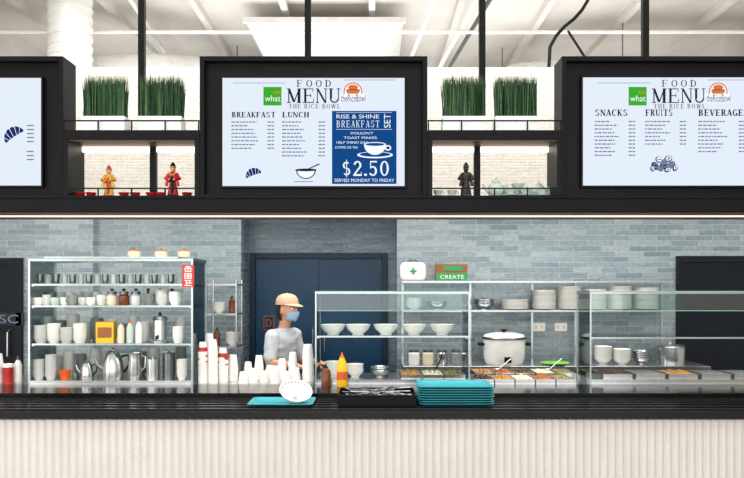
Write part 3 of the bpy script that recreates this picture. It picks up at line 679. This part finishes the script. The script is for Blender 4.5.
def hb(x0,x1,z): s.box(x0,x1,ya,yb,z-.0025,z+.0025,1)
def vb(x,z0,z1): s.box(x-.0028,x+.0028,ya,yb,z0,z1,1)
hb(-.022,.022,.15); vb(0,.125,.158); hb(-.03,.03,.138); vb(-.02,.115,.138); vb(.02,.115,.13); hb(-.02,.026,.117)
hb(-.028,.028,.1); vb(-.024,.066,.1); vb(.024,.066,.1); hb(-.028,.028,.066); hb(-.018,.018,.083); vb(0,.07,.098)
hb(-.026,.026,.05); vb(-.012,.012,.05); vb(.014,.03,.05); hb(-.012,.03,.03); hb(-.028,.028,.012)
single('red_sign',s,[M['red'],M['paper']],(X(188,.905),.907,Z(287,.905)),'small red vertical sign with white characters','sign')
single('red_canister',MB().lathe([(0,0),(.035,0),(.038,.12),(.0,.12)]).lathe([(0,.121),(.04,.121),(.038,.145),(0,.15)],m=1),[M['red'],M['paper']],(X(8,.98),.98,TZ),'red canister with white lid','canister')
bottle(18,1.05,TZ,.03,.2,'white','darksteel','tall white bottle with grey cap')
stackcups(-2,1.0,TZ,7,.038,.1,.02)
# ---------------- middle case contents ----------------
for px in (333,358,386,414,442):
    single('bowl',MB().lathe(bowlprof(.1,.078)),M['white'],(X(px,1.14),1.14,SM),'large white ceramic bowl on glass shelf','bowl','row of white bowls')
def foodpan(x,y,z,w,d,h,m,lab,heap=.004):
    ro=root('food_pan',lab,'food pan',(x,y,z),'steel food pans')
    t=.004
    MB().box(-w/2,w/2,-d/2,d/2,0,t).box(-w/2,-w/2+t,-d/2,d/2,t,h).box(w/2-t,w/2,-d/2,d/2,t,h).box(-w/2+t,w/2-t,-d/2,-d/2+t,t,h).box(-w/2+t,w/2-t,d/2-t,d/2,t,h).box(-w/2-.003,w/2+.003,-d/2-.008,-d/2,h-t,h).box(-w/2-.003,w/2+.003,d/2,d/2+.008,h-t,h).obj('pan',M['steel'],ro)
    if m is None: return ro
    n=20; vs=[];fs=[]
    for j in range(n+1):
        for i in range(n+1):
            u=i/n*2-1; v=j/n*2-1
            zz=h*.75+heap*(1-u*u)*(1-v*v)*3+.022*noise.noise(Vector((x*9+u*5,v*5,z)))*(1-u**4)*(1-v**4)+.009*random.random()
            vs.append((u*(w/2-t),v*(d/2-t),zz))
    for j in range(n):
        for i in range(n): a=j*(n+1)+i; fs.append((a,a+1,a+n+2,a+n+1))
    MB().add(vs,fs,0,True).obj('food',M[m],ro)
for i,(px,m) in enumerate(((410,'fnoodle'),(432,'frice'),(453,'fgreen'))):
    foodpan(X(px,1.14),1.14,SO2,.155,.3,.03,m,'steel pan of cooked food in glass case')
nest(334,1.12,SO2,4,.07,.06,.02,'white','white bowl stacked in low glass case','bowls in low case')
nest(355,1.12,SO2,3,.07,.06,.02,'white','white bowl stacked in low glass case','bowls in low case')
nest(380,1.12,SO2,2,.08,.06,.02,'steel','steel bowl stacked in low glass case','steel bowls in low case')
ro=root('ladle','steel ladle with black handle standing in a pan','ladle',(X(432,1.12),1.12,SO2+.03)); 
MB().sph((0,0,.012),.03,0,14,(1,1,.5)).obj('ladle_bowl',M['steel'],ro); MB().tube([(.02,0,.02),(.06,.02,.08),(.09,.03,.16)],.005).obj('handle',M['black2'],ro)
fm=['fdark','fnoodle','frice','fred','fgreen']
for i,px in enumerate((482,502,522,542,562)):
    foodpan(X(px,1.05),1.05,TZ,.145,.24,.035,fm[i],'open low steel pan of cooked food on counter')
for i,px in enumerate((482,502,522,542,562)):
    foodpan(X(px,1.34),1.34,TZ,.15,.27,.05,fm[(i*2+1)%5],'open low steel pan of cooked food on counter')
for px in (497,548):
    ro=root('serving_spoon','steel serving spoon resting in food pan','spoon',(X(px,1.34),1.34,TZ+.055)); 
    MB().sph((0,0,.008),.024,0,14,(1.2,.9,.4)).obj('spoon_bowl',M['steel'],ro); MB().tube([(.02,0,.012),(.07,.02,.05),(.12,.03,.09)],.004).obj('handle',M['steel'],ro)
single('serving_plate',MB().lathe([(0,0),(.07,0),(.13,.02),(.127,.024),(.06,.006),(0,.006)]),M['lime'],(X(555,2.0),2.0,.93),'lime green oval plate on back bench','plate')
# ---------------- right case contents ----------------
for i,px in enumerate((612,644,676,708,740)):
    mm=['fdark',None,'fnoodle',None,None][i]
    foodpan(X(px,1.13),1.13,SO2,.22,.27,.035,mm,'steel pan of cooked food in glass case' if mm else 'empty low steel pan in glass case')
# ---------------- rice cooker & back bench ----------------
BZ=.93; bx0,bx1=X(402,2.1),X(700,2.1)
r=root('back_bench','stainless steel kitchen bench against tiled wall','bench',((bx0+bx1)/2,2.17,0)); w=(bx1-bx0)/2
MB().box(-w,w,-.28,.28,BZ-.04,BZ).obj('bench_top',M['steel'],r,bevel=.003)
MB().box(-w+.03,w-.03,-.25,.25,.12,.15).obj('undershelf',M['steel'],r)
for sx in (-1,0,1):
    for sy in (-.24,.24): MB().cyl((sx*(w-.05),sy,0),.02,BZ-.04).obj('leg',M['steel'],r)
x=X(504,2.08); k=L(21,2.08)
ro=root('rice_cooker','large white rice cooker with flat lid','rice cooker',(x,2.08,BZ))
MB().lathe([(0,0),(k*.82,0),(k*.9,.015),(k*.96,.06),(k,.2),(k*1.0,.23),(0,.23)],36).obj('cooker_body',M['cooker'],ro)
MB().lathe([(0,.231),(k*1.05,.231),(k*1.06,.24),(k*1.02,.25),(0,.25)],36).obj('rim',M['darksteel'],ro)
MB().lathe([(0,.251),(k*.98,.251),(k*.9,.27),(k*.5,.285),(0,.288)],36).obj('lid',M['cooker'],ro)
MB().lathe([(0,.288),(.012,.288),(.012,.3),(.03,.303),(.028,.315),(0,.318)],20).obj('knob',M['black2'],ro)
for sx in (-1,1): MB().box(sx*k*1.1-.025,sx*k*1.1+.025,-.05,.05,.17,.195).obj('handle',M['black2'],ro,bevel=.004)
MB().box(-.03,.03,-k-.006,-k*.9,.03,.08,0).cyl((0,-k-.002,.045),.01,.01,1).obj('switch_panel',[M['black2'],M['red']],ro)
sh1=Z(281,2.3); sh2=Z(309.5,2.3)
rx0,rx1=X(401,2.3),X(668,2.3); c=(rx0+rx1)/2; w=(rx1-rx0)/2
r=root('shelving_rack','two-tier steel shelving rack above kitchen bench','shelf',(c,2.3,BZ))
for z in (sh1,sh2):
    MB().box(-w,w,-.13,.13,z-BZ-.02,z-BZ).obj('shelf',M['alu'],r,bevel=.002)
for f in (-.985,-.47,0,.33,.985):
    MB().box(f*w-.01,f*w+.01,.1,.12,0,sh1-BZ-.02).obj('post',M['alu'],r)
ro=root('first_aid_kit','rounded white first aid case with green cross','first aid kit',(X(413,2.27),2.27,sh1))
w=L(13,2.27)
MB().box(-w,w,-.05,.05,0,.175).obj('case',M['paper'],ro,bevel=.045)
MB().box(-.03,.03,-.054,-.05,.08,.1).box(-.01,.01,-.0545,-.05,.06,.12).obj('cross',M['green'],ro)
MB().tube([(-.035,0,.172),(-.03,0,.195),(.03,0,.195),(.035,0,.172)],.006).obj('handle',M['darksteel'],ro)
mb=MB().box(-.145,.145,-.08,.08,0,.155,0).box(-.145,.145,-.082,-.08,.0,.075,1).box(-.08,.1,-.0825,-.081,.095,.14,2)
mb.text('CREATE',-.11,.11,.02,.055,-.084,3)
single('cardboard_box',mb,[M['brown'],M['green'],M['green'],M['paper']],(X(451,2.27),2.27,sh1),'brown cardboard box with green printed band','box')
def plates(px,z,n,r=.115,step=.011,y=2.27,m='white',grp='plates on the rack'):
    o=None
    for i in range(n):
        loc=(X(px,y)+random.uniform(-.003,.003),y,z+i*step)
        if o is None: o=single('plate',MB().lathe([(0,0),(r*.6,0),(r,.014),(r*.99,.018),(r*.58,.006),(0,.006)]),M[m],loc,'white ceramic plate in a stack on rack','plate',grp)
        else: clone(o,loc)
plates(515,sh2,8,.125)
plates(544,sh2,16,.112); plates(569,sh2,19,.114); plates(594,sh2,17,.114); plates(619,sh2,19,.116); plates(645,sh2,18,.118)
nest(484,2.27,sh2,3,.1,.06,.02,'steel','steel mixing bowl stacked on rack','steel bowls on rack')
nest(437,2.27,sh2,2,.1,.06,.02,'steel','steel mixing bowl stacked on rack','steel bowls on rack')
nest(414,2.27,sh2,4,.08,.05,.02,'white','white bowl stacked on rack','white bowls on rack')
for px in (539,561):
    mb=MB().box(-.06,.06,-.01,0,-.04,.04,0)
    for sx in (-.028,.028): mb.box(sx-.012,sx+.012,-.013,-.01,-.016,.016,1)
    single('power_outlet',mb,[M['paper'],M['cream']],(X(px,2.49),2.5,Z(327,2.5)),'white double power outlet on tiled wall','power outlet','wall outlets',bevel=.002)
nest(603,2.1,BZ,6,.08,.06,.02,'white','white bowl stacked on back bench','bowls on bench')
nest(622,2.05,BZ,5,.08,.06,.02,'white','white bowl stacked on back bench','bowls on bench')
nest(641,2.1,BZ,4,.08,.06,.02,'steel','steel bowl stacked on back bench','steel bowls on bench')
single('steel_pot',MB().lathe([(0,0),(.13,0),(.135,.15),(.14,.152),(.0,.152)],28).lathe([(0,.153),(.138,.153),(.12,.17),(.02,.18),(.022,.2),(0,.2)],28),M['steel'],(X(670,2.15),2.15,BZ),'wide steel stock pot with lid on bench','pot')
for i,px in enumerate((414,428,442,456)):
    single('storage_jar',MB().lathe([(0,0),(.045,0),(.05,.01),(.05,.1),(.04,.11),(0,.11)]).lathe([(0,.111),(.043,.111),(.043,.13),(0,.132)],m=1),[M[('white','cream','steel','greyc')[i]],M['darksteel']],(X(px,2.05),2.05,BZ),('white','cream','steel','grey')[i]+' storage jar with metal lid on bench','jar','jars on back bench')
lx0,lx1=X(209,2.25),X(240,2.25); w=(lx1-lx0)/2
r=root('wire_rack','narrow steel rack with crockery near the door','shelf',((lx0+lx1)/2,2.25,0))
for z in (Z(284,2.25),Z(313,2.25),Z(345,2.25),.5):
    MB().box(-w,w,-.15,.15,z-.015,z).obj('shelf',M['steel'],r)
for sx in (-1,1):
    for sy in (-.14,.14): MB().cyl((sx*(w-.01),sy,0),.01,1.7,0,10).obj('post',M['steel'],r)
nest(219,2.2,Z(313,2.25),4,.06,.05,.018,'white','white bowl stacked on narrow rack','bowls on narrow rack')
nest(232,2.2,Z(345,2.25),5,.06,.05,.018,'white','white bowl stacked on narrow rack','bowls on narrow rack')
for px in (217,232): bottle(px,2.2,Z(345,2.25) if px==217 else Z(313,2.25),.03,.17,'amber','black2','brown bottle on narrow rack')
# ---------------- counter-top objects ----------------
def tray(w,d,mname,h=.018):
    mb=MB(); 
    def ring(hw,hd,z,rc=.03,n=5):
        pts=[]
        for cx,cy,a0 in ((hw-rc,hd-rc,0),(-hw+rc,hd-rc,90),(-hw+rc,-hd+rc,180),(hw-rc,-hd+rc,270)):
            for i in range(n+1):
                a=math.radians(a0+90*i/n); pts.append((cx+rc*math.cos(a),cy+rc*math.sin(a),z))
        return pts
    R=[ring(w/2-.03,d/2-.03,0),ring(w/2-.012,d/2-.012,h*.8),ring(w/2,d/2,h),ring(w/2-.001,d/2-.001,h+.003),ring(w/2-.014,d/2-.014,h+.002),ring(w/2-.034,d/2-.034,.004)]
    n=len(R[0]); vs=sum(R,[]); fs=[tuple(range(n-1,-1,-1)),tuple((len(R)-1)*n+i for i in range(n))]
    for k in range(len(R)-1):
        for i in range(n): j=(i+1)%n; fs.append((k*n+i,k*n+j,(k+1)*n+j,(k+1)*n+i))
    return mb.add(vs,fs,0,True)
o=None
tx=X(457,.09); tw=L(76,.08)
for i in range(8):
    loc=(tx+random.uniform(-.004,.004),.255+random.uniform(-.003,.003),RZ+i*.0155)
    if o is None: o=single('serving_tray',tray(tw,.34,'teal'),M['teal'],loc,'teal plastic serving tray in a stack','tray','stacked teal trays')
    else: clone(o,loc,random.uniform(-.008,.008))
single('serving_tray',tray(L(66,.1),.3,'teal'),M['teal'],(X(280,.1),.22,RZ),'teal plastic serving tray holding a tilted bowl','tray')
ro=root('bowl','white patterned bowl tilted on teal tray','bowl',(X(295,.2),.22,RZ+.062)); ro.rotation_euler=(math.radians(33),math.radians(8),math.radians(6))
R=.107
MB().lathe([(p[0],p[1]-.045) for p in bowlprof(R,.08)],36).obj('bowl_body',M['white'],ro)
def inner(f):
    h=.04+(.04)*f; return (R*.8-.004+(R*.2)*f, h-.045)
mb=MB()
for k in range(26):
    a=2*math.pi*k/26; rr,zz=inner(.7); mb.cbox((math.cos(a)*rr*.985,math.sin(a)*rr*.985,zz+.001),(.007,.007,.007),k%2)
mb.lathe([(0,-.031),(.018,-.031)],16,m=1)
mb.obj('pattern',[M['brown'],M['greyc']],ro)
r=root('cutlery_tray','deep black tray filled with steel cutlery','cutlery tray',(X(377,.2),.27,RZ))
w=L(77,.2)/2; TH=.075
MB().box(-w,w,-.17,.17,0,.006).box(-w,-w+.006,-.17,.17,.006,TH).box(w-.006,w,-.17,.17,.006,TH).box(-w+.006,w-.006,-.17,-.164,.006,TH).box(-w+.006,w-.006,.164,.17,.006,TH).box(-.003,.003,-.164,.164,.006,TH-.01).box(-w-.008,w+.008,-.178,-.17,TH-.008,TH).obj('tray_body',M['black2'],r,bevel=.002)
def cutlery(i):
    sp=i%2==0
    L_=.17; mb=MB().tube([(-L_/2,0,0),(-.02,0,.004),(.04,0,.0)],[.0045,.003,.0025],0,6)
    if sp: mb.sph((.062,0,0),.016,0,12,(1.3,.9,.25),6)
    else:
        mb.box(.038,.055,-.011,.011,-.001,.001)
        for k in range(4): mb.box(.055,.09,-.011+k*.006,-.0085+k*.006,-.001,.001)
    return mb
a=[cutlery(0).obj('spoon',M['darksteel']),cutlery(1).obj('fork',M['steel'])]
tag(a[0],'steel spoon lying in black tray','spoon','cutlery in black tray'); tag(a[1],'steel fork lying in black tray','fork','cutlery in black tray')
k=0
for lay in range(5):
    for i in range(12):
        t=a[k%2]; q=t if k<2 else t.copy()
        if k>=2: col.objects.link(q)
        q.location=(X(377,.2)+(-w+.11)+(2*w-.22)*((i%6)/5)+random.uniform(-.01,.01),.27+(-.08 if i<6 else .07)+random.uniform(-.03,.03),RZ+.014+lay*.016); q.rotation_euler=(0,random.uniform(-.15,.1),random.uniform(-.6,.6)+(math.pi if random.random()<.5 else 0)); k+=1
bottle(342,.8,TZ,.037,.25,'yellow','orange','yellow squeeze bottle with orange tip and label',band='orange')
bottle(326,.82,TZ,.035,.16,'amber','black2','short brown sauce bottle beside squeeze bottle')
# ---------------- person ----------------
def remesh(mb,vox,it=4):
    ob=mb.obj('tmp',M['skin']); md=ob.modifiers.new('r','REMESH'); md.mode='VOXEL'; md.voxel_size=vox; md.use_smooth_shade=True
    sm=ob.modifiers.new('s','SMOOTH'); sm.iterations=it; sm.factor=.5
    dg=bpy.context.evaluated_depsgraph_get(); r=bpy.data.meshes.new_from_object(ob.evaluated_get(dg)); bpy.data.objects.remove(ob); return MB().app(r)
pr=root('person','person in beige cap, face mask and pale top working','person',(X(279,1.8),1.8,0)); pr.rotation_euler=(0,0,math.radians(-34))
def torso(e):
    return [(0,0,.80,.098+e,.15+e),(0,0,.88,.096+e,.142+e),(.01,0,.98,.088+e,.118+e),(.025,0,1.1,.1+e,.134+e),(.045,0,1.19,.093+e,.148+e),(.052,0,1.245,.068+e,.112+e),(.06,0,1.275,.05+e,.065+e)]
bm=MB().loft(torso(0))
bm.limb([(.055,0,1.25),(.085,0,1.38)],[.052,.048])
for s_ in (-1,1):
    bm.limb([(.05,s_*.142,1.205),(.07,s_*.2,.99),(.27,s_*.16,.985),(.335,s_*.15,.975)],[.052,.038,.027,.026])
    bm.limb([(0,s_*.085,.80),(.02,s_*.1,.46),(-.01,s_*.1,.09),(.11,s_*.11,.045)],[.092,.058,.042,.034])
HX,HZ=.10,1.435
hv=MB().sph((0,0,0),1,0,28,(1,1,1),20)
vs=[]
for v in hv.v:
    x,y,z=v; X_=x*.095; Y_=y*.073; Z_=z*.115
    if z<-.1: Y_*=1+.32*(z+.1); X_*=1+.12*(z+.1)
    if x>.3: X_+=.022*math.exp(-((y/.16)**2+((z+.12)/.2)**2))
    if x>.3: X_-=.007*(math.exp(-(((abs(y)-.38)/.18)**2+((z-.08)/.14)**2)))
    if x>.3: X_+=.006*math.exp(-((y/.3)**2+((z+.5)/.09)**2))
    vs.append((X_+HX,Y_,Z_+HZ))
bm.add(vs,hv.f,0,True)
for s_ in (-1,1): bm.sph((HX-.005,s_*.075,HZ-.01),.028,0,12,(.6,.3,1))
for s_ in (-1,1):
    bm.sph((.365,s_*.148,.972),.04,0,14,(1.15,.95,.45))
    for k,(dy,ln) in enumerate(((-.029,.066),(-.010,.074),(.010,.07),(.028,.056))):
        p=Vector((.40,s_*.148+dy,.974)); q=p+Vector((ln*.45,dy*.2,-.004)); t=p+Vector((ln*.8,dy*.3,-.022)); e=p+Vector((ln*.95,dy*.3,-.042))
        bm.limb([p-Vector((.02,0,0)),p,q,t,e],[.009,.009,.0085,.0078,.0065],8)
    d=-s_
    bm.limb([(.345,s_*.148+d*.03,.97),(.365,s_*.148+d*.054,.965),(.392,s_*.148+d*.062,.952),(.41,s_*.148+d*.06,.94)],[.011,.0105,.009,.0075],8)
remesh(bm,.0055,3).obj('body',M['skin'],pr)
sm_=MB().loft(torso(.014))
for s_ in (-1,1): sm_.limb([(.05,s_*.142,1.208),(.067,s_*.19,1.04)],[.066,.058])
sh=remesh(sm_,.008,5)
vv=[]
for v in sh.v:
    V=Vector(v); n_=noise.noise(Vector((V.x*9,V.y*9,V.z*22)))*.014; d=Vector((V.x-.02,V.y,0)); d=d.normalized() if d.length>0 else d
    vv.append(tuple(V+d*n_))
sh.v=vv; sh.obj('shirt',M['shirt'],pr)
tr=MB().loft([(0,0,.74,.12,.17),(0,0,.82,.116,.166),(0,0,.90,.108,.155)])
for s_ in (-1,1): tr.limb([(0,s_*.087,.78),(.02,s_*.1,.46),(-.01,s_*.1,.10)],[.105,.075,.06])
remesh(tr,.01,4).obj('trousers',M['trouser'],pr)
for s_ in (-1,1): MB().sph((.06,s_*.105,.042),.05,0,16,(2.5,1.0,.84)).obj('shoe',M['shoe'],pr)
mb=MB(); vs=[];fs=[]; n=12
for j in range(7):
    z=.5+.46*j/6
    for i in range(n+1):
        a=math.radians(-80+160*i/n); rx,ry=(.135,.18)
        vs.append((.005+rx*math.cos(a),ry*math.sin(a),z))
for j in range(6):
    for i in range(n): q=j*(n+1)+i; fs.append((q,q+1,q+n+2,q+n+1))
ap=mb.add(vs,fs,0,True).obj('apron',M['apron'],pr); ap.modifiers.new('s','SOLIDIFY').thickness=.006
mb=MB().sph((HX-.018,0,HZ+.0),.1,0,24,(1.0,.84,1.15),16)
keep=[i for i,f in enumerate(mb.f) if all((mb.v[k][0]<HX-.012 or mb.v[k][2]>HZ+.05) and mb.v[k][2]>HZ-.1 for k in f)]
mb.f=[mb.f[i] for i in keep]; mb.m=[0]*len(keep); mb.sm=[True]*len(keep)
mb.obj('hair',M['hair'],pr)
mb=MB().lathe([(.104,.0),(.106,.018),(.1,.05),(.078,.078),(.04,.094),(.008,.098),(.006,.102),(0,.103)],28,(HX-.008,0,HZ+.045),0,1,.86)
vs=[];fs=[]
for k in range(17):
    a=math.radians(-62+124*k/16); cx,cy=math.cos(a),math.sin(a)
    ext=.07*max(0,math.cos(a*1.25))
    vs+=[(HX-.008+.100*cx,.088*cy,HZ+.056),(HX-.008+(.102+ext)*cx,.094*cy,HZ+.05-.25*ext),(HX-.008+(.102+ext)*cx,.094*cy,HZ+.046-.25*ext),(HX-.008+.100*cx,.088*cy,HZ+.050)]
for k in range(16):
    for q in range(4): fs.append((4*k+q,4*k+(q+1)%4,4*k+4+(q+1)%4,4*k+4+q))
mb.add(vs,fs,0,True).obj('cap',M['cap'],pr)
vs=[];fs=[]
for j in range(9):
    t=j/8
    for i in range(15):
        a=math.radians(-62+124*i/14); e=abs(a)/math.radians(62); z=HZ-.012-.012*e-(.085-.03*e)*t
        w_=.080-.012*t; b_=.110+.016*math.exp(-(a/.35)**2)*(1-abs(t-.35)*1.1)-(.03*t*t)
        vs.append((HX+b_*math.cos(a)-.002,w_*math.sin(a),z))
for j in range(8):
    for i in range(14): q=j*15+i; fs.append((q,q+1,q+16,q+15))
mk=MB().add(vs,fs,0,True).obj('face_mask',M['mask'],pr); mk.modifiers.new('s','SOLIDIFY').thickness=.003
for s_ in (-1,1):
    e=MB().sph((HX+.080,s_*.028,HZ+.012),.0115,0,14).obj('eye',M['eye'],pr)
    MB().sph((HX+.0895,s_*.028,HZ+.012),.0055,0,10).obj('iris',M['pupil'],e)
    MB().tube([(HX+.087,s_*.014,HZ+.031),(HX+.085,s_*.03,HZ+.035),(HX+.075,s_*.046,HZ+.031)],.003).obj('eyebrow',M['hair'],pr)
# ---------------- lights ----------------
def area(name,loc,rot,sx,sy,e,c=(1,1,1)):
    l=bpy.data.lights.new(name,'AREA'); l.shape='RECTANGLE'; l.size=sx; l.size_y=sy; l.energy=e; l.color=c
    o=bpy.data.objects.new(name,l); col.objects.link(o); o.location=loc; o.rotation_euler=rot; return o
area('window_light',(0,-6.6,2.6),(math.radians(90),0,0),9,4.4,262,(1,.99,.97))
area('hall_light',(0,-1.8,4.95),(0,0,0),8,3,140,(1,.98,.96))
area('side_fill_light',(-4.9,-3,1.6),(math.radians(90),0,math.radians(-90)),4,2.6,100,(1,.98,.95))  # added side lamp that shades the panel ribs; the wall has no window
area('kitchen_light',(0,1.5,5.0),(0,0,0),8,1.6,290,(1,.99,.98))
area('canopy_light',(0,.42,2.08),(math.radians(25),0,0),6,.1,32,(1,.98,.94))
area('back_light',(0,4.8,2.6),(math.radians(180),0,0),8,2,215,(1,.98,.96))
w=bpy.data.worlds.new('world'); bpy.context.scene.world=w; w.use_nodes=True
bg=w.node_tree.nodes['Background']; bg.inputs[0].default_value=(1,.99,.97,1); bg.inputs[1].default_value=.6
# ---------------- camera ----------------
cd=bpy.data.cameras.new('camera'); cd.sensor_width=36; cd.lens=F/744*36; cd.shift_y=(HY-239)/744
co=bpy.data.objects.new('camera',cd); col.objects.link(co); co.location=(0,-CD,EZ); co.rotation_euler=(math.radians(90),0,0)
bpy.context.scene.camera=co
vs_=bpy.context.scene.view_settings; vs_.view_transform='Standard'; vs_.look='None'; vs_.exposure=0.0
